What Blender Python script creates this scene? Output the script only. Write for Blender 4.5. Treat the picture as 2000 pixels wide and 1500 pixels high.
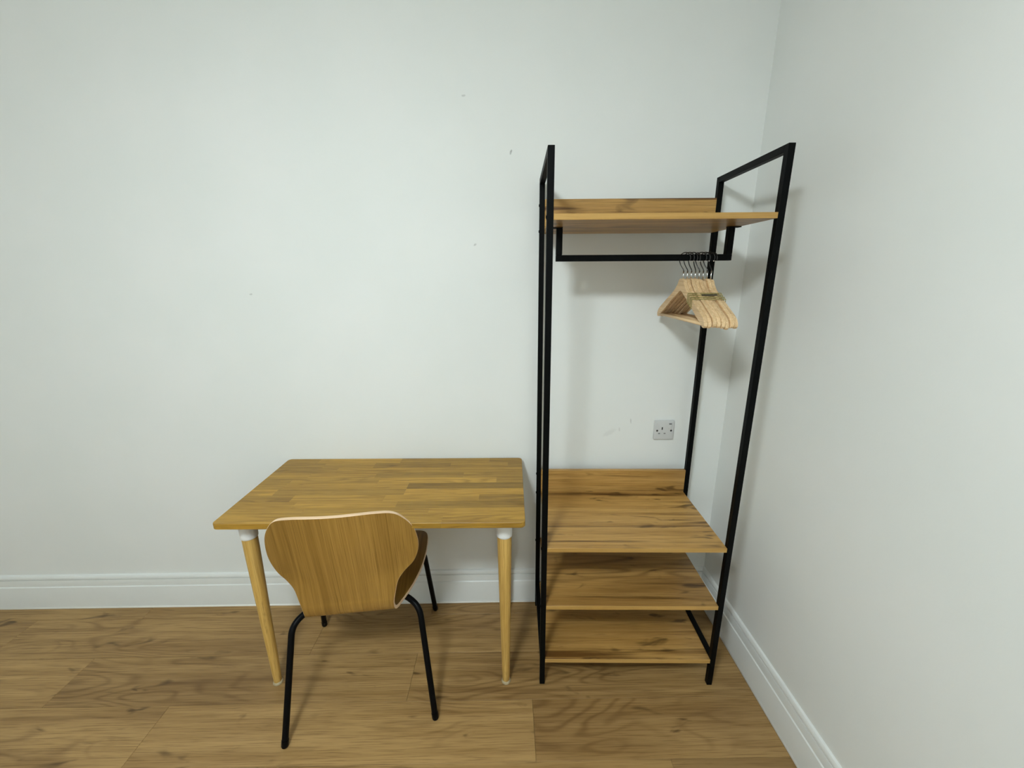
import bpy, math, random
from mathutils import Vector, Matrix
random.seed(7)
S = bpy.context.scene
for o in list(bpy.data.objects): bpy.data.objects.remove(o, do_unlink=True)
COL = S.collection

# ------------------------------------------------------------------ camera
CAM = Vector((-0.9319, -1.6384, 1.5161)); YAW, PITCH, ROLL, FPX = 0.0117, 0.2603, -0.0058, 792.9
fwd = Vector((math.sin(YAW)*math.cos(PITCH), math.cos(YAW)*math.cos(PITCH), -math.sin(PITCH)))
rgt0 = Vector((math.cos(YAW), -math.sin(YAW), 0)); up0 = rgt0.cross(fwd)
rgt = math.cos(ROLL)*rgt0 + math.sin(ROLL)*up0; up = -math.sin(ROLL)*rgt0 + math.cos(ROLL)*up0
cd = bpy.data.cameras.new('camera'); cd.sensor_fit = 'HORIZONTAL'; cd.sensor_width = 36.0
cd.lens = FPX/2000*36.0; cd.clip_start = 0.02
cam = bpy.data.objects.new('camera', cd); COL.objects.link(cam)
M4 = Matrix((rgt, up, -fwd)).transposed().to_4x4(); M4.translation = CAM
cam.matrix_world = M4; S.camera = cam

# ------------------------------------------------------------------ light and exposure
ROOM_L, ROOM_F, ROOM_H = -4.1, -4.0, 2.53
w = bpy.data.worlds.new('daylight'); S.world = w; w.use_nodes = True
w.node_tree.nodes['Background'].inputs[0].default_value = (0.80, 0.90, 1.0, 1)
w.node_tree.nodes['Background'].inputs[1].default_value = 1.0
LAMP, LAMP_R, LAMP_L = Vector((-1.47, -2.00, 2.430)), 0.19, 107.0      # opal drum lamp on the ceiling (its mesh is the light)
LAMP_COL = (0.845, 0.950, 0.990)
def area(name, loc, rot, shape, sx, sy, power, col):
    l = bpy.data.lights.new(name, 'AREA'); l.shape = shape; l.size = sx; l.size_y = sy; l.energy = power; l.color = col
    o = bpy.data.objects.new(name, l); COL.objects.link(o); o.location = loc; o.rotation_euler = rot
    return o
area('window_daylight', (-2.6, ROOM_F+0.06, 1.475), (math.radians(90), 0, 0), 'RECTANGLE', 1.5, 1.25, 9.0, (0.86, 0.97, 1.0))
S.view_settings.view_transform = 'Standard'; S.view_settings.look = 'None'
S.view_settings.gamma = 1.0; S.view_settings.use_curve_mapping = False
S.view_settings.exposure = 0.0

# ------------------------------------------------------------------ mesh helpers
def add(name, verts, faces, mat, parent=None, smooth=False, uv=None, mats=None):
    me = bpy.data.meshes.new(name); me.from_pydata([tuple(v) for v in verts], [], faces); me.update()
    o = bpy.data.objects.new(name, me); COL.objects.link(o)
    if mat: me.materials.append(mat)
    if parent: o.parent = parent
    if smooth:
        for q in me.polygons: q.use_smooth = True
    return o
class MB:
    def __init__(s): s.v = []; s.f = []
    def box(s, x0, x1, y0, y1, z0, z1, b=0.0):
        """box with chamfered edges of width b"""
        n = len(s.v)
        if b <= 0:
            for x in (x0, x1):
                for y in (y0, y1):
                    for z in (z0, z1): s.v.append((x, y, z))
            for q in ((0,1,3,2),(4,6,7,5),(0,4,5,1),(2,3,7,6),(0,2,6,4),(1,5,7,3)): s.f.append(tuple(n+i for i in q))
            return s
        idx = {}
        for ix in (0, 1):
            for iy in (0, 1):
                for iz in (0, 1):
                    P = [(x0, x1)[ix], (y0, y1)[iy], (z0, z1)[iz]]
                    I = [(b, -b)[ix], (b, -b)[iy], (b, -b)[iz]]
                    for ax in range(3):
                        q = [P[k] if k == ax else P[k]+I[k] for k in range(3)]
                        idx[(ix, iy, iz, ax)] = len(s.v); s.v.append(tuple(q))
        def F(*k): s.f.append(tuple(idx[i] for i in k))
        F((0,0,0,0),(0,0,1,0),(0,1,1,0),(0,1,0,0)); F((1,0,0,0),(1,1,0,0),(1,1,1,0),(1,0,1,0))
        F((0,0,0,1),(1,0,0,1),(1,0,1,1),(0,0,1,1)); F((0,1,0,1),(0,1,1,1),(1,1,1,1),(1,1,0,1))
        F((0,0,0,2),(0,1,0,2),(1,1,0,2),(1,0,0,2)); F((0,0,1,2),(1,0,1,2),(1,1,1,2),(0,1,1,2))
        for a in (0, 1):
            for c in (0, 1):
                F((a,c,0,0),(a,c,1,0),(a,c,1,1),(a,c,0,1))
                F((a,0,c,0),(a,1,c,0),(a,1,c,2),(a,0,c,2))
                F((0,a,c,1),(1,a,c,1),(1,a,c,2),(0,a,c,2))
        for ix in (0,1):
            for iy in (0,1):
                for iz in (0,1): F((ix,iy,iz,0),(ix,iy,iz,1),(ix,iy,iz,2))
        return s
    def lathe(s, prof, seg=32, c=(0, 0)):
        n = len(s.v)
        for r, z in prof:
            for k in range(seg):
                a = 2*math.pi*k/seg; s.v.append((c[0]+r*math.cos(a), c[1]+r*math.sin(a), z))
        for i in range(len(prof)-1):
            for k in range(seg):
                k2 = (k+1) % seg; s.f.append((n+i*seg+k, n+i*seg+k2, n+(i+1)*seg+k2, n+(i+1)*seg+k))
        s.f.append(tuple(n+k for k in reversed(range(seg)))); m = n+(len(prof)-1)*seg
        s.f.append(tuple(m+k for k in range(seg)))
        return s
    def tube(s, pts, r, seg=12, cap=True):
        pts = [Vector(p) for p in pts]; n = len(s.v); N = len(pts); ref = None
        for i, p in enumerate(pts):
            t = (pts[min(i+1, N-1)]-pts[max(i-1, 0)]).normalized()
            if ref is None: ref = t.orthogonal().normalized()
            ref = (ref-t*ref.dot(t)).normalized(); b = t.cross(ref)
            rr = r[i] if isinstance(r, (list, tuple)) else r
            for k in range(seg):
                a = 2*math.pi*k/seg; s.v.append(tuple(p+(ref*math.cos(a)+b*math.sin(a))*rr))
        for i in range(N-1):
            for k in range(seg):
                k2 = (k+1) % seg; s.f.append((n+i*seg+k, n+i*seg+k2, n+(i+1)*seg+k2, n+(i+1)*seg+k))
        if cap:
            s.f.append(tuple(n+k for k in reversed(range(seg)))); m = n+(N-1)*seg; s.f.append(tuple(m+k for k in range(seg)))
        return s
    def prism(s, poly, axis, a0, a1):
        """extrude a closed 2-D polygon; axis 'x': poly=(y,z); 'z': poly=(x,y)"""
        n = len(s.v); N = len(poly)
        for a in (a0, a1):
            for p, q in poly: s.v.append((a, p, q) if axis == 'x' else ((p, a, q) if axis == 'y' else (p, q, a)))
        for k in range(N): s.f.append((n+k, n+(k+1) % N, n+N+(k+1) % N, n+N+k))
        s.f.append(tuple(n+k for k in reversed(range(N)))); s.f.append(tuple(n+N+k for k in range(N)))
        return s
    def build(s, name, mat, parent=None, smooth=False, fix=True):
        o = add(name, s.v, s.f, mat, parent, smooth)
        if fix:
            import bmesh
            bm = bmesh.new(); bm.from_mesh(o.data); bmesh.ops.recalc_face_normals(bm, faces=bm.faces); bm.to_mesh(o.data); bm.free()
        return o
def auto_smooth(o, ang=35):
    for q in o.data.polygons: q.use_smooth = True
    try: o.data.set_sharp_from_angle(angle=math.radians(ang))
    except Exception: pass
    return o
def empty(name, loc, rz, label, cat, group=None):
    o = bpy.data.objects.new(name, None); COL.objects.link(o); o.location = loc; o.rotation_euler = (0, 0, rz)
    o.empty_display_size = 0.1
    return tag(o, label, cat, group)
def tag(o, label, cat, group=None):
    o['label'] = label; o['category'] = cat
    if group: o['group'] = group
    return o
def struct(o, label=None):
    o['kind'] = 'structure'
    if label: o['label'] = label
    return o
def catmull(P, n):
    P = [Vector(p) for p in P]; Q = [2*P[0]-P[1]]+P+[2*P[-1]-P[-2]]; out = []
    for i in range(1, len(Q)-2):
        a, b, c, d = Q[i-1:i+3]
        for k in range(n):
            t = k/n; out.append(0.5*((2*b)+(c-a)*t+(2*a-5*b+4*c-d)*t*t+(3*b-a-3*c+d)*t**3))
    return out+[P[-1]]
def rounded_path(P, rad, n=8):
    P = [Vector(p) for p in P]; out = [P[0]]
    for i in range(1, len(P)-1):
        a, b, c = P[i-1], P[i], P[i+1]; u = (a-b).normalized(); v = (c-b).normalized()
        L = min(rad, (a-b).length*0.49, (c-b).length*0.49); s, e = b+u*L, b+v*L
        for k in range(n+1):
            t = k/n; out.append(s*(1-t)**2+b*2*t*(1-t)+e*t*t)
    return out+[P[-1]]

# ------------------------------------------------------------------ material helpers
def lin(r, g, b): return tuple(((c/255)/12.92 if c/255 <= 0.04045 else ((c/255+0.055)/1.055)**2.4) for c in (r, g, b))+(1,)
class NT:
    def __init__(s, name):
        s.m = bpy.data.materials.new(name); s.m.use_nodes = True; s.t = s.m.node_tree; s.b = s.t.nodes['Principled BSDF']
    def n(s, typ, ins=None, **kw):
        x = s.t.nodes.new(typ)
        for k, v in kw.items(): setattr(x, k, v)
        for k, v in (ins or {}).items(): s.put(x.inputs[k], v)
        return x
    def put(s, sock, v):
        if isinstance(v, bpy.types.NodeSocket): s.t.links.new(v, sock)
        elif v is not None: sock.default_value = v
    def math(s, op, a, b=None, c=None, clamp=False):
        x = s.t.nodes.new('ShaderNodeMath'); x.operation = op; x.use_clamp = clamp
        for i, v in enumerate((a, b, c)):
            if v is not None: s.put(x.inputs[i], v)
        return x.outputs[0]
    def vmath(s, op, a, b=None):
        x = s.t.nodes.new('ShaderNodeVectorMath'); x.operation = op; s.put(x.inputs[0], a)
        if b is not None: s.put(x.inputs[1], b)
        return x.outputs[0]
    def mix(s, f, a, b, blend='MIX'):
        x = s.t.nodes.new('ShaderNodeMix'); x.data_type = 'RGBA'; x.blend_type = blend
        s.put(x.inputs[0], f); s.put(x.inputs[6], a); s.put(x.inputs[7], b); return x.outputs[2]
    def noise(s, vec, scale, detail=2.0, rough=0.5, dist=0.0):
        return s.n('ShaderNodeTexNoise', {'Vector': vec, 'Scale': scale, 'Detail': detail, 'Roughness': rough, 'Distortion': dist}).outputs[0]
    def ramp(s, f, lo, hi):
        x = s.t.nodes.new('ShaderNodeMapRange'); x.interpolation_type = 'SMOOTHSTEP'; s.put(x.inputs[0], f)
        x.inputs[1].default_value = lo; x.inputs[2].default_value = hi; return x.outputs[0]
    def bump(s, h, strength, dist):
        x = s.n('ShaderNodeBump', {'Height': h, 'Strength': strength, 'Distance': dist}); s.t.links.new(x.outputs[0], s.b.inputs['Normal'])
    def set(s, col=None, rough=None, metal=None, spec=None):
        if col is not None: s.put(s.b.inputs['Base Color'], col)
        if rough is not None: s.put(s.b.inputs['Roughness'], rough)
        if metal is not None: s.put(s.b.inputs['Metallic'], metal)
        if spec is not None: s.put(s.b.inputs['Specular IOR Level'], spec)
        return s.m
def plain(name, col, rough=0.5, metal=0.0, spec=0.5, var=0.04, bump=0.0, bs=400):
    t = NT(name); co = t.n('ShaderNodeTexCoord').outputs['Object']
    nz = t.noise(co, 30, 3); f = t.math('MULTIPLY_ADD', nz, 2*var, 1-var)
    c = t.vmath('SCALE', col[:3]); t.t.nodes[-1].inputs['Scale'].default_value = 1; t.put(t.t.nodes[-1].inputs['Scale'], f)
    if bump: t.bump(t.noise(co, bs, 2), bump, 0.0005)
    return t.set(c, rough, metal, spec)

def wood(name, dark, mid, light, ring=9.0, ring_amt=0.45, fibre=0.5, knots=0.5, streak=0.4, stretch=(1.2, 9, 9), fs=(6, 260, 260),
         rough=0.45, axis='x', uv=False, tone=False, seam=None, bump=0.15, spec=0.4, rnd=True, knot_scale=(1.5, 6, 6), blotch=0.3, ring_pow=2.2, kth=(0.64, 0.76), sth=(0.60, 0.74), rth=(0.40, 0.66)):
    """wood with the grain along one axis: contour rings of a stretched noise, fibres, streaks and knots"""
    t = NT(name); tc = t.n('ShaderNodeTexCoord'); co = tc.outputs['UV' if uv else 'Object']
    if axis != 'x':
        sp = t.n('ShaderNodeSeparateXYZ', {0: co}).outputs
        co = t.n('ShaderNodeCombineXYZ', {0: sp[2 if axis == 'z' else 1], 1: sp[0], 2: sp[1 if axis == 'z' else 2]}).outputs[0]
    if seam is not None:      # book-matched veneer leaves: another piece of grain beyond the seam
        sp = t.n('ShaderNodeSeparateXYZ', {0: co}).outputs
        side = t.math('LESS_THAN', sp[1], seam)
        co = t.vmath('ADD', co, t.n('ShaderNodeCombineXYZ', {0: t.math('MULTIPLY', side, 3.7), 1: t.math('MULTIPLY', side, 1.3), 2: 0}).outputs[0])
    if rnd:
        r = t.n('ShaderNodeObjectInfo').outputs['Random']
        off = t.n('ShaderNodeCombineXYZ', {0: t.math('MULTIPLY', r, 53.0), 1: t.math('MULTIPLY', r, 31.7), 2: t.math('MULTIPLY', r, 17.3)}).outputs[0]
        co = t.vmath('ADD', co, off)
    low = t.noise(t.vmath('MULTIPLY', co, stretch), 1.0, 1.5, 0.45, 0.25)
    wob = t.noise(t.vmath('MULTIPLY', co, (stretch[0]*6, stretch[1]*5, stretch[2]*5)), 1.0, 2.0)
    ph = t.math('MULTIPLY_ADD', low, ring*6.283, t.math('MULTIPLY', wob, 2.2))
    rg = t.math('POWER', t.math('MULTIPLY_ADD', t.math('SINE', ph), 0.5, 0.5), ring_pow)
    rmask = t.ramp(t.noise(t.vmath('MULTIPLY', co, (stretch[0]*0.9, stretch[1]*0.45, stretch[2]*0.45)), 1.0, 1.0), *rth)
    fb = t.noise(t.vmath('MULTIPLY', co, fs), 1.0, 3.0, 0.6)
    st = t.noise(t.vmath('MULTIPLY', co, (stretch[0]*0.8, stretch[1]*5, stretch[2]*5)), 1.0, 3.0, 0.55)
    bl = t.noise(t.vmath('MULTIPLY', co, (stretch[0]*0.7, stretch[1]*0.5, stretch[2]*0.5)), 1.0, 2.0)
    c = t.mix(t.ramp(st, 0.33, 0.68), mid, light)
    c = t.mix(t.math('MULTIPLY', t.ramp(bl, 0.42, 0.75), blotch), c, dark)
    c = t.mix(t.math('MULTIPLY', t.math('MULTIPLY', rg, rmask), ring_amt), c, dark)
    c = t.mix(t.math('MULTIPLY', t.ramp(fb, 0.44, 0.70), fibre), c, dark)
    if streak: 
        s2 = t.noise(t.vmath('MULTIPLY', co, (stretch[0]*0.45, stretch[1]*3.2, stretch[2]*3.2)), 1.0, 4.0, 0.6, 0.3)
        c = t.mix(t.math('MULTIPLY', t.ramp(s2, *sth), streak), c, dark)
    if knots:
        kn = t.noise(t.vmath('MULTIPLY', co, knot_scale), 1.0, 2.5, 0.55, 0.6)
        k1 = t.ramp(kn, *kth)
        c = t.mix(t.math('MULTIPLY', k1, knots), c, tuple(x*0.42 for x in dark[:3])+(1,))
    if seam is not None: c = t.mix(t.math('MULTIPLY', side, 0.16), c, dark)
    if tone:
        at = t.n('ShaderNodeAttribute', attribute_type='OBJECT', attribute_name='tone').outputs['Fac']
        x = t.vmath('SCALE', c); t.put(t.t.nodes[-1].inputs['Scale'], at); c = x
    if bump: t.bump(t.math('ADD', fb, t.math('MULTIPLY', rg, 0.3)), bump, 0.0004)
    return t.set(c, t.math('MULTIPLY_ADD', fb, 0.12, rough-0.06), 0.0, spec)

# ------------------------------------------------------------------ materials
def wall_paint(name, scuffs):
    t = NT(name); co = t.n('ShaderNodeTexCoord').outputs['Object']
    base = t.mix(t.ramp(t.noise(co, 2.3, 3), 0.35, 0.7), (0.800, 0.818, 0.788, 1), (0.825, 0.836, 0.808, 1))
    m = None
    for (px, py, pz, sx, sz, a, ang) in scuffs:      # small scuffs, chips and filler marks on the paint
        d = t.vmath('SUBTRACT', co, (px, py, pz)); sp = t.n('ShaderNodeSeparateXYZ', {0: d}).outputs
        ca, sa = math.cos(ang), math.sin(ang)
        u = t.math('ADD', t.math('MULTIPLY', sp[0], ca), t.math('MULTIPLY', sp[2], sa)); v = t.math('SUBTRACT', t.math('MULTIPLY', sp[2], ca), t.math('MULTIPLY', sp[0], sa))
        q = t.math('ADD', t.math('POWER', t.math('ABSOLUTE', t.math('DIVIDE', u, sx)), 2.0), t.math('POWER', t.math('ABSOLUTE', t.math('DIVIDE', v, sz)), 2.0))
        q = t.math('ADD', q, t.math('MULTIPLY_ADD', t.noise(co, 180, 2), 1.6, -0.8))
        g = t.math('MULTIPLY', t.ramp(q, 1.2, 0.2), a)
        m = g if m is None else t.math('MAXIMUM', m, g)
    if m is not None: base = t.mix(m, base, (0.36, 0.36, 0.34, 1))
    t.bump(t.math('ADD', t.noise(co, 160, 3), t.math('MULTIPLY', t.noise(co, 14, 2), 1.5)), 0.10, 0.0012)
    return t.set(base, 0.62, 0, 0.3)
M_WALL = wall_paint('wall_paint', [])
M_WALL_BACK = wall_paint('wall_paint_back', [(-0.912, 0, 1.950, 0.004, 0.010, 0.75, -0.3), (-1.051, 0, 1.632, 0.007, 0.004, 0.45, 0.6), (-1.077, 0, 2.128, 0.008, 0.004, 0.4, 0.1),
    (-1.932, 0, 1.452, 0.007, 0.004, 0.4, 0.2), (-0.403, 0, 0.911, 0.003, 0.014, 0.4, 0.1), (-0.493, 0, 0.858, 0.035, 0.012, 0.12, 0.5), (-0.45, 0, 0.872, 0.004, 0.010, 0.22, 0.2)])
M_CEIL = plain('ceiling_paint', (0.84, 0.85, 0.82), 0.8, var=0.02)
M_TRIM = plain('white_gloss_trim', (0.78, 0.795, 0.765), 0.33, var=0.015)
M_BEAD = plain('sealant', (0.84, 0.82, 0.76), 0.45, var=0.03)
M_BLACK = plain('black_powder_coat', (0.0022, 0.0026, 0.0026), 0.46, spec=0.07, var=0.1, bump=0.1)
M_TUBE = plain('black_lacquered_tube', (0.0020, 0.0022, 0.0026), 0.42, spec=0.09, var=0.1)
M_WHITE = plain('white_plastic', (0.80, 0.81, 0.80), 0.35, var=0.01)
M_SOCKET = plain('grey_white_plastic', (0.63, 0.635, 0.625), 0.35, var=0.01)
M_DARK = plain('dark_hole', (0.012, 0.012, 0.012), 0.7, var=0.02)
M_GREYHOLE = plain('shutter_grey', (0.20, 0.20, 0.20), 0.6, var=0.02)
M_STEEL = plain('bright_steel', (0.78, 0.78, 0.78), 0.22, 1.0, var=0.02)
M_WIRE = plain('dark_wire', (0.050, 0.048, 0.046), 0.28, 0.75, var=0.05)
M_FOOT = plain('clear_plastic_foot', (0.42, 0.345, 0.21), 0.35, var=0.03)
M_BAND = plain('olive_elastic', (0.30, 0.25, 0.075), 0.35, var=0.2)
M_BANDD = plain('dark_print_label', (0.055, 0.05, 0.02), 0.4, var=0.2)
M_PLY = wood('plywood_edge', lin(196, 160, 122), lin(228, 196, 160), lin(238, 210, 178), ring=2, ring_amt=0.1, fibre=0.25, knots=0, streak=0.15, bump=0.05, fs=(40, 900, 900), rnd=False)
M_FLOOR = wood('oak_floor', lin(92, 62, 26), lin(153, 120, 72), lin(174, 140, 89), ring=13, ring_amt=0.50, fibre=0.50, knots=0.75, streak=0.40, kth=(0.62, 0.74), sth=(0.56, 0.72), rth=(0.46, 0.70),
    stretch=(1.5, 7, 7), fs=(7, 260, 260), rough=0.46, tone=True, knot_scale=(5.5, 19, 19), blotch=0.38, bump=0.12, ring_pow=3.0)
M_TABLE = wood('oak_butcher_block', lin(102, 69, 16), lin(159, 120, 43), lin(183, 142, 58), ring=8, ring_amt=0.50, fibre=0.50, knots=0.25, streak=0.25,
    stretch=(2.2, 20, 20), fs=(10, 420, 420), rough=0.42, tone=True, knot_scale=(8, 30, 30), blotch=0.22)
M_SHELF = wood('oak_laminate', lin(82, 48, 12), lin(172, 130, 68), lin(196, 154, 88), ring=9, ring_amt=0.50, fibre=0.42, knots=0.70, streak=0.88,
    stretch=(1.5, 8, 8), fs=(7, 300, 300), rough=0.36, knot_scale=(7, 22, 22), blotch=0.45, bump=0.05, ring_pow=2.5, kth=(0.60, 0.72), sth=(0.53, 0.66))
M_SHEDGE = wood('oak_edge_band', lin(140, 100, 42), lin(180, 140, 74), lin(194, 154, 88), ring=3, ring_amt=0.2, fibre=0.3, knots=0, streak=0.2, stretch=(2, 20, 20), fs=(8, 300, 300), rough=0.4, bump=0.05)
M_CHAIR = wood('oak_veneer', lin(98, 66, 18), lin(152, 114, 50), lin(172, 132, 64), ring=4, ring_amt=0.22, fibre=0.50, knots=0, streak=0.35,
    stretch=(0.8, 16, 16), fs=(5, 330, 330), rough=0.32, uv=True, seam=-0.068, blotch=0.25, rnd=False, spec=0.5, bump=0.1)
M_LEG = wood('bamboo_leg', lin(136, 96, 38), lin(200, 160, 84), lin(218, 180, 104), ring=2, ring_amt=0.15, fibre=0.45, knots=0.35, streak=0.3,
    stretch=(2.0, 30, 30), fs=(8, 420, 420), rough=0.4, axis='z', knot_scale=(9, 26, 26), blotch=0.25)
M_HANGER = wood('pale_wood', lin(160, 118, 70), lin(222, 186, 138), lin(240, 210, 166), ring=4, ring_amt=0.3, fibre=0.3, knots=0.15, streak=0.25,
    stretch=(5, 40, 40), fs=(12, 500, 500), rough=0.42, axis='y', tone=True, blotch=0.2)

# ------------------------------------------------------------------ room shell
T = 0.12
struct(MB().box(ROOM_L-T, T, 0, T, -0.05, ROOM_H+T).build('wall_back', M_WALL_BACK))
struct(MB().box(0, T, ROOM_F-T, 0, -0.05, ROOM_H+T).build('wall_right', M_WALL))
struct(MB().box(ROOM_L-T, ROOM_L, ROOM_F-T, 0, -0.05, ROOM_H+T).build('wall_left', M_WALL))
WX0, WX1, WZ0, WZ1 = -3.4, -1.8, 0.8, 2.15
struct(MB().box(ROOM_L, WX0, ROOM_F-T, ROOM_F, -0.05, ROOM_H).box(WX1, 0, ROOM_F-T, ROOM_F, -0.05, ROOM_H)
       .box(WX0, WX1, ROOM_F-T, ROOM_F, -0.05, WZ0).box(WX0, WX1, ROOM_F-T, ROOM_F, WZ1, ROOM_H).build('wall_front', M_WALL))
struct(MB().box(ROOM_L, 0, ROOM_F, 0, ROOM_H, ROOM_H+T).build('ceiling', M_CEIL))
t = NT('window_glass'); t.b.inputs['Transmission Weight'].default_value = 1.0; M_GLASS = t.set((0.95, 0.97, 0.97, 1), 0.02)
fr = MB()
for a, b, c, d in ((WX0, WX0+0.06, WZ0, WZ1), (WX1-0.06, WX1, WZ0, WZ1), (WX0+0.06, WX1-0.06, WZ0, WZ0+0.06), (WX0+0.06, WX1-0.06, WZ1-0.06, WZ1), ((WX0+WX1)/2-0.03, (WX0+WX1)/2+0.03, WZ0+0.06, WZ1-0.06)):
    fr.box(a, b, ROOM_F-0.09, ROOM_F-0.03, c, d, 0.004)
win = struct(fr.build('window_1', M_TRIM))
for a, b in ((WX0+0.055, (WX0+WX1)/2-0.025), ((WX0+WX1)/2+0.025, WX1-0.055)):
    MB().box(a, b, ROOM_F-0.064, ROOM_F-0.058, WZ0+0.055, WZ1-0.055).build('pane', M_GLASS, win)

# skirting with a stepped, coved top and a quirk groove
PROF = [(0, 0), (0.0180, 0), (0.0180, 0.1145), (0.0176, 0.1160), (0.0152, 0.1182), (0.0140, 0.1190), (0.0139, 0.130), (0.0130, 0.140), (0.0116, 0.1490), (0.0114, 0.1502),
        (0.0072, 0.1504), (0.0072, 0.1532), (0.0112, 0.1534), (0.0114, 0.1590), (0.0100, 0.1655), (0.0066, 0.1712), (0.0, 0.1739)]
def skirting(name, kind):
    V, F = [], []; N = len(PROF)
    for e in (0, 1):
        for d, z in PROF:
            if kind == 'back': V.append(((ROOM_L+d) if e == 0 else -d, -d, z))
            elif kind == 'right': V.append((-d, -d if e == 0 else ROOM_F+d, z))
            elif kind == 'left': V.append((ROOM_L+d, -d if e == 0 else ROOM_F+d, z))
            else: V.append(((ROOM_L+d) if e == 0 else -d, ROOM_F+d, z))
    for k in range(N): F.append((k, (k+1) % N, N+(k+1) % N, N+k))
    F += [tuple(reversed(range(N))), tuple(range(N, 2*N))]
    m = MB(); m.v, m.f = V, F; o = struct(m.build(name, M_TRIM)); auto_smooth(o, 25)
    return o
def bead(o, P0, P1):
    b = MB().tube([P0, P1], 0.0046, 10).build('sealant_bead', M_BEAD, o, True); return b
bead(skirting('baseboard_back', 'back'), (ROOM_L+0.02, -0.0182, 0.0012), (-0.0182, -0.0182, 0.0012))
bead(skirting('baseboard_right', 'right'), (-0.0182, -0.0182, 0.0012), (-0.0182, ROOM_F+0.02, 0.0012))
skirting('baseboard_left', 'left'); skirting('baseboard_front', 'front')

# floor: sub-floor slab and one object for each laid plank
floor = struct(MB().box(ROOM_L, 0, ROOM_F, 0, -0.05, -0.012).build('floor', M_FLOOR)); floor['tone'] = 0.6
PL = 1.33; ends = {0: -2.625, 1: -1.765, 2: -1.315, 3: -0.850, 4: -0.4135}
row = 0; y1 = 0.0; rng = random.Random(11)
while y1 > ROOM_F+0.01:
    y0 = max(-0.088-0.1995*row, ROOM_F); e = ends.get(row, -rng.uniform(0.1, 1.3))
    cuts = [0.0]; x = e
    while x < -0.02-PL: x += PL
    while x + PL < -0.02: x += PL
    while x > ROOM_L+0.02: cuts.append(x); x -= PL
    cuts.append(ROOM_L)
    for a, b in zip(cuts[1:], cuts[:-1]):
        g = 0.0003; cx, cy = (a+b)/2, (y0+y1)/2
        o = MB().box(a+g-cx, b-g-cx, y0+g-cy, y1-g-cy, -0.012, 0, 0.0007).build('plank', M_FLOOR, floor)
        o.location = (cx, cy, 0); o['tone'] = rng.uniform(0.96, 1.04)
    y1 = y0; row += 1

# ------------------------------------------------------------------ ceiling lamp (above and behind the camera)
lm = empty('ceiling_lamp', (LAMP.x, LAMP.y, ROOM_H), 0, 'round opal drum lamp on the ceiling above the viewer', 'lamp')
auto_smooth(MB().lathe([(0.10, 0), (0.17, -0.004), (0.175, -0.012), (0.175, -0.052), (0.12, -0.054)], 40).build('housing', M_WHITE, lm))
t = NT('opal_glass'); t.b.inputs['Emission Color'].default_value = LAMP_COL+(1,); t.b.inputs['Emission Strength'].default_value = LAMP_L
MB().lathe([(0.17, -0.055), (LAMP_R, -0.060), (LAMP_R, -0.128), (LAMP_R-0.010, -0.136), (0.08, -0.140), (0.01, -0.141)], 24).build('diffuser', t.set((0.9, 0.9, 0.9, 1), 0.5), lm)

# ------------------------------------------------------------------ clothes rack
XL, XR, YF, YB, H, TB = -0.8185, -0.1607, -0.4447, -0.0445, 1.8536, 0.0190
W, D = XR-XL, YB-YF
S1, S2, S3, S4, ST, B1, B2 = 1.6823, 0.6047, 0.3635, 0.1206, 0.0161, 1.7837, 0.7069
rack = empty('clothes_rack', (XR, YF, 0), -0.0236, 'tall open clothes rack with black metal frame and oak shelves in the corner', 'clothes rack')
for x in (-W, -TB):
    for y in (0, D-TB): MB().box(x, x+TB, y, y+TB, 0.0, H, 0.0009).build('post', M_BLACK, rack)
    MB().box(x, x+TB, TB+0.0002, D-TB-0.0002, H-TB, H, 0.0009).build('top_bar', M_BLACK, rack)
    MB().box(x, x+TB, TB+0.0002, D-TB-0.0002, S4-0.013, S4+0.006, 0.0009).build('lower_bar', M_BLACK, rack)
bx0, bx1 = -W+TB+0.0004, -TB-0.0004
for z in (S1, S2, S3, S4):
    sh = MB().box(bx0, bx1, 0.0015, D-0.003, z-ST, z, 0.0006).build('shelf', M_SHELF, rack)
    MB().box(bx0, bx1, 0.0, 0.0014, z-ST, z, 0.0005).build('edge_band', M_SHEDGE, sh)
for z0, z1 in ((S1, B1), (S2, B2)):
    MB().box(bx0, bx1, D-0.019, D-0.003, z0+0.0003, z1, 0.0007).build('back_panel', M_SHELF, rack)
# screws through the outer face of the left and right side frames
for xo, sgn in ((-W, -1), (0, 1)):
    for z in (S1-0.008, S2-0.008, S3-0.008, B1-0.02, B2-0.02):
        for y in ((TB/2, D-TB/2) if z in (S1-0.008, S2-0.008, S3-0.008) else (D-TB/2,)):
            s = MB().lathe([(0.0055, 0), (0.0050, 0.0014), (0.0030, 0.0022)], 14).build('screw_head', M_BLACK, rack, True)
            s.location = (xo, y, z); s.rotation_euler = (0, sgn*math.pi/2, 0)
# hanging rail: square tube dropped below the top shelf
RX0, RX1, RY, RZ0, RT = -0.6125, -0.0385, 0.185, 1.5610, 0.0200
rail = MB().box(RX0, RX1, RY, RY+RT, RZ0, RZ0+RT, 0.0009).build('hanging_rail', M_BLACK, rack)
zb = S1-ST-0.0032
for x in (RX0, RX1-RT):
    MB().box(x, x+RT, RY, RY+RT, RZ0+RT+0.0002, zb, 0.0009).build('rail_bracket', M_BLACK, rail)
    px = (x-0.022, x+RT) if x == RX0 else (x, x+RT+0.022)
    px = (max(px[0], bx0+0.001), min(px[1], bx1-0.001))
    MB().box(px[0], px[1], RY-0.002, RY+RT+0.002, zb+0.0002, S1-ST-0.0002, 0.0005).build('mounting_plate', M_BLACK, rail)

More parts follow.
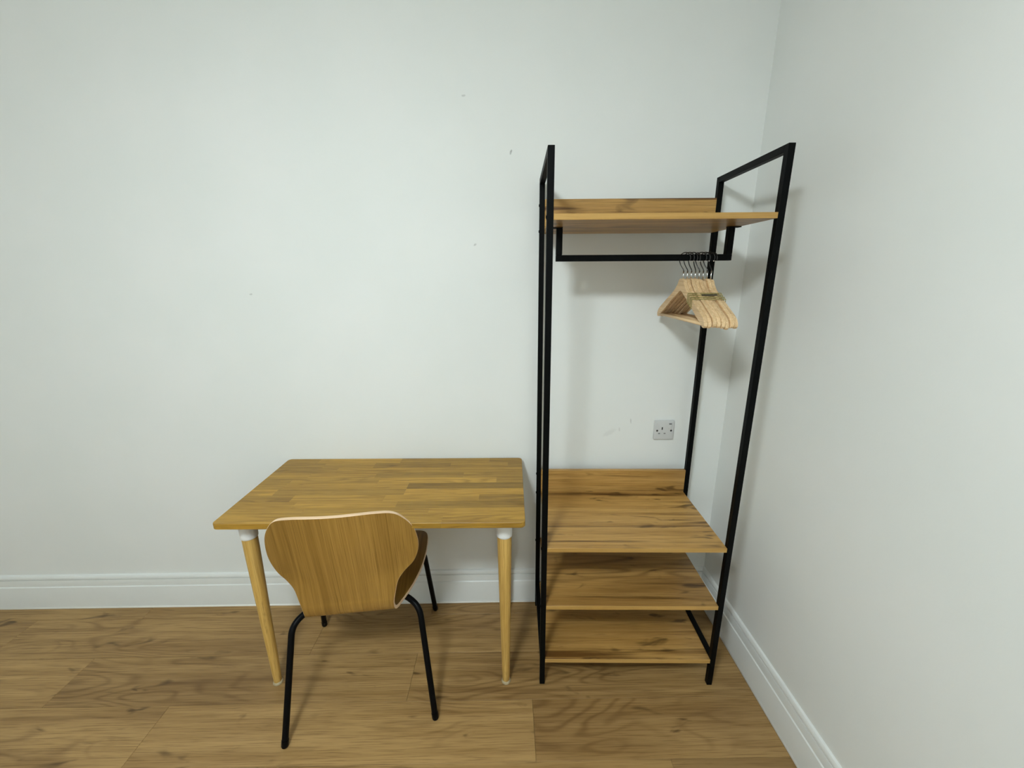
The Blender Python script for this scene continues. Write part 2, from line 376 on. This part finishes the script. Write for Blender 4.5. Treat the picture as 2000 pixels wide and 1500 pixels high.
# ------------------------------------------------------------------ hangers
RAILY = YF + RY + RT/2      # world y of the rail axis near the hangers
HP = [(0, 1.504), (0.012, 1.504), (0.020, 1.4995), (0.0265, 1.4875), (0.045, 1.4705), (0.075, 1.4520), (0.120, 1.4290), (0.150, 1.4125), (0.172, 1.4005), (0.186, 1.3900),
      (0.1935, 1.3780), (0.1935, 1.3680), (0.1880, 1.3625), (0.1800, 1.3640), (0.1680, 1.3720), (0.130, 1.3930), (0.090, 1.4180), (0.050, 1.4400), (0.020, 1.4560), (0.008, 1.4625), (0.0, 1.4640)]
poly = HP + [(-y, z) for y, z in reversed(HP[1:-1])]
ORD = ['leftmost', 'second from the left', 'third from the left', 'fourth from the left', 'fifth from the left', 'sixth from the left', 'second from the right', 'rightmost']
tones = [0.94, 1.0, 0.92, 1.06, 1.0, 0.93, 1.04, 0.97]; tw = [44, 36, 26, 8, 40, 30, 44, 16]
def hanger(i):
    x = -0.3425+i*0.01315; th = 0.0115
    dz = (0, -0.001, 0.001, 0, -0.002, -0.006, -0.001, -0.003)[i]; dy = (0, 0.002, -0.001, 0.001, 0, 0.003, 0.001, 0.004)[i]
    h = empty('wooden_hanger', (x, RAILY+0.0236*(XR-x), 1.36), 0, ORD[i].capitalize()+' of the eight pale wooden hangers bunched on the black rail', 'hanger', 'wooden hangers on the rack rail')
    h['label'] = h['label'][0].lower()+h['label'][1:]
    # body: outline extruded, edges softened by an inset ring on both faces
    V, F = [], []; N = len(poly)
    for xo, ins in ((-th/2, 0.0016), (-th/2+0.0016, 0), (th/2-0.0016, 0), (th/2, 0.0016)):
        for k, (y, z) in enumerate(poly):
            a, b = poly[k-1], poly[(k+1) % N]; ty, tz = b[0]-a[0], b[1]-a[1]; L = math.hypot(ty, tz) or 1
            V.append((xo, y+tz/L*ins, z-1.36-ty/L*ins))      # the outline runs clockwise: inwards is to its right
    for j in range(3):
        for k in range(N): F.append((j*N+k, j*N+(k+1) % N, (j+1)*N+(k+1) % N, (j+1)*N+k))
    F += [tuple(reversed(range(N))), tuple(range(3*N, 4*N))]
    m = MB(); m.v, m.f = V, F
    b = m.build('body', M_HANGER, h); auto_smooth(b, 40); b['tone'] = tones[i]; b.location = (0, dy, dz)
    bar = MB().tube([(0, -0.178, 0.0125), (0, 0.178, 0.0125)], 0.0052, 14).build('trouser_bar', M_HANGER, h, True); bar['tone'] = 1.03; bar.location = (0, dy, dz)
    MB().tube([(0, 0, 0.140), (0, 0, 0.1690)], 0.0022, 12).build('ferrule', M_STEEL, h, True)
    # wire hook: up from the ferrule, round the back of the rail, over and down in front
    a = math.radians(tw[i]); R = 0.0182; cz = 1.5702-1.36-(0.0011 if tw[i] > 20 else 0.0022)
    P = [(0, 0.167), (0.001, 0.172), (0.006, 0.179), (0.0125, 0.189), (0.0170, 0.200)]
    P += [(R*math.cos(q), cz+R*math.sin(q)) for q in [math.radians(d) for d in range(-14, 212, 14)]]
    P = catmull([(u, 0, z) for u, z in P], 3)
    pts = [(-p.x*math.sin(a), p.x*math.cos(a), p.z) for p in P]
    hk = MB().tube(pts, 0.0016, 8).build('hook', M_WIRE, h, True)
    e = pts[-1]; k = MB().lathe([(0.0004, -0.0022), (0.0016, -0.0015), (0.0022, 0), (0.0016, 0.0015), (0.0004, 0.0022)], 10).build('hook_tip', M_STEEL, hk, True); k.location = e
    return h
for i in range(8): hanger(i)
# strap round the front arms of the bunch
hx0, hx1 = -0.3425-0.0065, -0.3425+7*0.01315+0.0065
st = empty('binding_strap', ((hx0+hx1)/2, RAILY-0.0797, 1.43), 0, 'olive elastic strap with a dark label binding the bunch of hangers', 'strap')
hw = (hx1-hx0)/2+0.0006
def band(name, mat, y_off, wd, par, tk=0.0010, x0=-hw, x1=hw, full=True):
    """loop round the sloping arms: the arms slope down towards the camera"""
    sl = math.atan(0.52); zt = 1.4492+y_off*0.52-1.43; zbm = 1.4205+y_off*0.52-1.43
    m = MB(); 
    def slab(xa, xb, za, zb2): 
        c = math.tan(sl)*wd/2
        n = len(m.v)
        for x in (xa, xb):
            for s_, yy in ((-1, y_off-wd/2), (1, y_off+wd/2)):
                for z in (za, zb2): m.v.append((x, yy, z+s_*c))
        for q in ((0,1,3,2),(4,6,7,5),(0,4,5,1),(2,3,7,6),(0,2,6,4),(1,5,7,3)): m.f.append(tuple(n+k for k in q))
    slab(x0-tk, x1+tk, zt, zt+tk)
    if full: slab(x0-tk, x1+tk, zbm-tk, zbm); slab(x0-tk, x0, zbm, zt); slab(x1, x1+tk, zbm, zt)
    return m.build(name, mat, par)
for yo, wd in ((0.0170, 0.0034), (0.0070, 0.0038), (-0.0050, 0.0040), (-0.0150, 0.0030)): band('strand', M_BAND, yo, wd, st)
band('dark_label', M_BANDD, 0.0070, 0.0056, st, 0.0018, -0.012, 0.034, False)

# ------------------------------------------------------------------ table
TX0, TX1, TYF, TZ, TT = -1.8909, -0.8781, -0.4930, 0.7501, 0.0205
TW, TD = TX1-TX0, 0.481
table = empty('desk_table', (TX1, TYF, 0), -0.0116, 'oak butcher-block desk on tapered wooden legs against the back wall', 'table')
top = MB().box(-TW+0.02, -0.02, 0.02, TD-0.02, TZ-TT+0.004, TZ-0.004).build('tabletop', M_TABLE, table); top['tone'] = 0.7
SW = TD/11; R = 0.016; CH = 0.0018
rows = {0: [(-0.445, 1.10), (-0.271, 0.96), (0, 1.02)], 1: [(-0.75, 0.98), (-0.325, 0.93), (0, 1.05)], 2: [(-0.80, 1.0), (-0.445, 1.07), (0, 0.80)], 3: [(-0.83, 0.95), (-0.50, 1.04), (-0.161, 1.03), (0, 0.86)],
        4: [(-0.914, 1.14), (-0.437, 0.90), (0, 1.15)], 5: [(-0.904, 0.92), (-0.437, 1.06), (0, 0.74)], 6: [(-0.90, 0.90), (-0.559, 0.95), (-0.103, 1.12), (0, 0.90)], 7: [(-0.85, 1.0), (-0.586, 1.05), (-0.236, 0.82), (0, 0.92)],
        8: [(-0.76, 0.92), (-0.40, 1.03), (0, 0.97)], 9: [(-0.83, 0.86), (-0.62, 0.94), (-0.30, 0.84), (-0.06, 0.96), (0, 0.80)], 10: [(-0.87, 0.95), (-0.519, 1.10), (-0.14, 0.93), (0, 0.90)]}
def corner_arc(cx, cy, a0, a1, r, n=6): return [(cx+r*math.cos(a0+(a1-a0)*k/n), cy+r*math.sin(a0+(a1-a0)*k/n)) for k in range(n+1)]
def stave(xa, xb, ya, yb, tone):
    """one glued stave: full-thickness block; the outer arris is eased and table corners rounded"""
    g = 0.00012; L, Rr, F_, B_ = xa <= -TW+1e-6, xb >= -1e-6, ya <= 1e-6, yb >= TD-1e-6
    def ring(ins):
        x0 = xa+(ins if L else g); x1 = xb-(ins if Rr else g); y0 = ya+(ins if F_ else g); y1_ = yb-(ins if B_ else g); r = R-ins; P = []
        P += corner_arc(x0+r, y0+r, math.pi, 1.5*math.pi, r) if L and F_ else [(x0, y0)]
        P += corner_arc(x1-r, y0+r, 1.5*math.pi, 2*math.pi, r) if Rr and F_ else [(x1, y0)]
        P += corner_arc(x1-r, y1_-r, 0, 0.5*math.pi, r) if Rr and B_ else [(x1, y1_)]
        P += corner_arc(x0+r, y1_-r, 0.5*math.pi, math.pi, r) if L and B_ else [(x0, y1_)]
        return P
    V, F = [], []; zs = ((TZ-TT, CH*0.7), (TZ-TT+CH, 0), (TZ-CH, 0), (TZ, CH*0.7)); N = 0
    for z, ins in zs:
        P = ring(ins); N = len(P); V += [(x, y, z) for x, y in P]
    for j in range(3):
        for k in range(N): F.append((j*N+k, j*N+(k+1) % N, (j+1)*N+(k+1) % N, (j+1)*N+k))
    F += [tuple(reversed(range(N))), tuple(range(3*N, 4*N))]
    m = MB(); m.v, m.f = V, F; o = m.build('stave', M_TABLE, top); o['tone'] = 1+(tone-1)*1.35
for r_, segs in rows.items():
    xa = -TW
    for xb, tn in segs: stave(xa, xb, r_*SW, (r_+1)*SW, tn); xa = xb
for lx, ly in ((-0.953, 0.079), (-0.070, 0.079), (-0.953, TD-0.056), (-0.070, TD-0.056)):
    leg = MB().lathe([(0.0125, 0.006), (0.0140, 0.012), (0.0150, 0.06), (0.0186, 0.26), (0.0225, 0.48), (0.0245, 0.600), (0.0248, 0.648)], 36).build('leg', M_LEG, table, True)
    leg.location = (lx, ly, 0); auto_smooth(leg, 40)
    c = MB().lathe([(0.0258, 0.6485), (0.0270, 0.650), (0.0276, 0.656), (0.0278, 0.700), (0.0278, TZ-TT-0.0002)], 36).build('mount_cap', M_WHITE, leg); auto_smooth(c, 40)
    f = MB().lathe([(0.0172, 0.0), (0.0178, 0.002), (0.0168, 0.007), (0.0140, 0.010)], 28).build('foot_pad', M_FOOT, leg); auto_smooth(f, 40)

# ------------------------------------------------------------------ chair
chair = empty('dining_chair', (-1.481, -0.346, 0), math.radians(9.35), 'bent oak plywood chair on black tube legs pushed under the desk', 'chair')
tl = math.tan(math.radians(9.5)); TH = 0.0115
knots = [(0.004, 0.2900, 0.3990), (0.080, 0.2890, 0.3993), (0.145, 0.2850, 0.4005), (0.188, 0.2730, 0.4035), (0.214, 0.2500, 0.4080), (0.226, 0.2120, 0.4125), (0.2285, 0.1450, 0.4155), (0.2245, 0.0750, 0.4150),
         (0.2130, 0.0100, 0.4110), (0.1950, -0.0420, 0.4070), (0.1770, -0.0820, 0.4050), (0.1600, -0.1170, 0.4045), (0.1520, -0.1420, 0.4085), (0.1470, -0.1610, 0.4200), (0.1445, -0.1715, 0.4400), (0.1455, -0.1765, 0.4650)]
for wv, s in ((0.1507, 0.0394), (0.1632, 0.0885), (0.1853, 0.1180), (0.2184, 0.1473), (0.2358, 0.2050), (0.2276, 0.2774), (0.2020, 0.3300), (0.1709, 0.3616), (0.1220, 0.3750), (0.0694, 0.3795), (0.004, 0.3806)):
    knots.append((wv, -0.172-tl*s, 0.45+s))
rowsC = catmull(knots, 7); NU = 33
def shell_pt(r, u):
    x = u*r.x; s = max(0.0, r.z-0.45); t_ = min(1.0, s/0.15); t_ = t_*t_*(3-2*t_)
    y = r.y+(0.049*(x/0.215)**2*t_ if r.y < -0.1 else 0.0)
    z = r.z+(0.010*(x/0.22)**2*min(1, max(0, (r.y+0.10)/0.08)) if r.y > -0.10 else 0.0)
    return Vector((x, y, z))
G = [[shell_pt(r, -1+2*k/(NU-1)) for k in range(NU)] for r in rowsC]; NR = len(G)
def cen(i): return Vector((0, rowsC[i].y, rowsC[i].z))
NRM = []
for i in range(NR):
    line = []
    for k in range(NU):
        # analytic-ish normal: tangent along the profile at constant x, tangent across
        x = G[i][k].x; i0, i1 = max(i-1, 0), min(i+1, NR-1)
        def at(j):
            wj = max(rowsC[j].x, 1e-4); return shell_pt(rowsC[j], max(-1.6, min(1.6, x/wj))) if wj > 0.05 else shell_pt(Vector((1.0, rowsC[j].y, rowsC[j].z)), x)
        tv = at(i1)-at(i0); tu = shell_pt(Vector((1.0, rowsC[i].y, rowsC[i].z)), x+0.005)-shell_pt(Vector((1.0, rowsC[i].y, rowsC[i].z)), x-0.005)
        n = tv.cross(tu)
        if n.length < 1e-9: n = Vector((0, 1, 0))
        n.normalize(); ref = Vector((0, 0.3, 1)) if rowsC[i].y > -0.12 else Vector((0, 1, 0.5))
        if n.dot(ref) < 0: n = -n
        line.append(n)
    NRM.append(line)
arc = [0.0]
for i in range(1, NR): arc.append(arc[-1]+(cen(i)-cen(i-1)).length)
V, F, UV = [], [], []
for side in (0, 1):
    for i in range(NR):
        for k in range(NU): V.append(G[i][k]+NRM[i][k]*(TH*side)); UV.append((arc[i], G[i][k].x))
nn = NR*NU
for i in range(NR-1):
    for k in range(NU-1):
        a = i*NU+k; F.append((a, a+1, a+NU+1, a+NU)); F.append((nn+a, nn+a+NU, nn+a+NU+1, nn+a+1))
shell = add('shell', V, F, M_CHAIR, chair, True)
uvl = shell.data.uv_layers.new(name='UVMap')
for lp in shell.data.loops: uvl.data[lp.index].uv = UV[lp.vertex_index]
loop = [i*NU for i in range(NR)]+[(NR-1)*NU+k for k in range(1, NU)]+[i*NU+NU-1 for i in range(NR-2, -1, -1)]+[k for k in range(NU-2, 0, -1)]
EV, EF = [], []
for j, q in enumerate(loop):
    i, k = divmod(q, NU); a, b = G[i][k], G[i][k]+NRM[i][k]*TH
    i0, k0 = divmod(loop[j-1], NU); i1, k1 = divmod(loop[(j+1) % len(loop)], NU)
    o_ = (G[i1][k1]-G[i0][k0]).cross(NRM[i][k])
    if o_.length > 1e-9: o_.normalize()
    if o_.x*G[i][k].x < 0 and abs(G[i][k].x) > 0.03 or (abs(G[i][k].x) <= 0.03 and o_.dot(Vector((0, 1, 0)) if i < 10 else Vector((0, 0, 1))) < 0): o_ = -o_
    EV += [a, a*0.88+b*0.12+o_*0.0014, a*0.12+b*0.88+o_*0.0014, b]
Lq = len(loop)
for j in range(Lq):
    j2 = (j+1) % Lq
    for c in range(3): EF.append((j*4+c, j2*4+c, j2*4+c+1, j*4+c+1))
em = MB(); em.v, em.f = [tuple(v) for v in EV], EF
edge = em.build('plywood_edge', M_PLY, shell); edge['label'] = 'pale plywood edge of the chair shell'
shell.rotation_euler = (0, 0, math.radians(-3.17)); shell.location = (-0.002, 0, 0)
LEGR = 0.0105
for sx in (-1, 1):
    for P in ([(sx*0.247, -0.247, 0.0075), (sx*0.211, -0.133, 0.3790), (sx*0.163, -0.085, 0.3950), (sx*0.085, -0.045, 0.3955)],
              [(sx*0.245, 0.247, 0.0075), (sx*0.217, 0.170, 0.3760), (sx*0.165, 0.125, 0.3950), (sx*0.085, 0.070, 0.3955)]):
        l = MB().tube(rounded_path(P, 0.05, 8), LEGR, 18).build('leg', M_TUBE, chair, True); auto_smooth(l, 40)
        d = (Vector(P[1])-Vector(P[0])).normalized(); p0 = Vector(P[0])
        pts = [p0+d*t_ for t_ in (-0.0062, -0.005, 0.0, 0.018, 0.0185)]
        c = MB().tube(pts, [0.006, 0.0095, 0.0115, 0.0117, 0.0106], 18).build('foot_cap', M_TUBE, l, True); auto_smooth(c, 40)
MB().box(-0.10, 0.10, -0.06, 0.085, 0.3890, 0.3940, 0.001).build('mounting_plate', M_TUBE, chair)

# ------------------------------------------------------------------ switched wall socket
sk = empty('wall_socket', (-0.2591, -0.0002, 0.8708-0.043), 0, 'single switched white wall socket between the rack posts', 'socket')
def plate(h, x0, x1, z0, z1, y0, y1, rad, bv, name, mat, par):
    def ring(ins):
        r = rad-ins*0.5
        return (corner_arc(x0+ins+r, z0+ins+r, math.pi, 1.5*math.pi, r)+corner_arc(x1-ins-r, z0+ins+r, 1.5*math.pi, 2*math.pi, r)
                + corner_arc(x1-ins-r, z1-ins-r, 0, 0.5*math.pi, r)+corner_arc(x0+ins+r, z1-ins-r, 0.5*math.pi, math.pi, r))
    V, F = [], []
    for y, ins in ((y0, 0), (y1+bv, 0), (y1+bv*0.3, bv*0.5), (y1, bv*1.3)): P = ring(ins); V += [(x, y, z) for x, z in P]
    N = len(P)
    for j in range(3):
        for k in range(N): F.append((j*N+k, j*N+(k+1) % N, (j+1)*N+(k+1) % N, (j+1)*N+k))
    F += [tuple(range(N)), tuple(range(3*N, 4*N))]
    m = MB(); m.v, m.f = V, F; o = m.build(name, mat, par); auto_smooth(o, 30); return o
plate(0, -0.043, 0.043, 0, 0.086, 0, -0.0095, 0.004, 0.0022, 'face_plate', M_SOCKET, sk)
yf = -0.0095
def hole(x0, x1, z0, z1, mat, name='pin_hole'): return MB().box(x0, x1, yf-0.00015, yf+0.002, z0, z1, 0.0001).build(name, mat, sk)
hole(-0.0112, -0.0062, 0.0445, 0.0565, M_DARK); hole(-0.0245, -0.0165, 0.0255, 0.0303, M_GREYHOLE); hole(-0.0010, 0.0072, 0.0255, 0.0303, M_GREYHOLE)
rk = plate(0, 0.0165, 0.0315, 0.050, 0.076, yf+0.001, yf-0.0028, 0.0015, 0.0012, 'rocker_switch', M_SOCKET, sk)
MB().box(0.0180, 0.0300, yf-0.0031, yf-0.0020, 0.0700, 0.0738, 0.0002).build('switch_mark', M_DARK, rk)
for x in (-0.0300, 0.0300):
    s = MB().lathe([(0.0042, 0), (0.0040, 0.0006), (0.0026, 0.0010)], 14).build('screw', M_DARK, sk, True); s.location = (x, yf, 0.0405); s.rotation_euler = (math.pi/2, 0, 0)
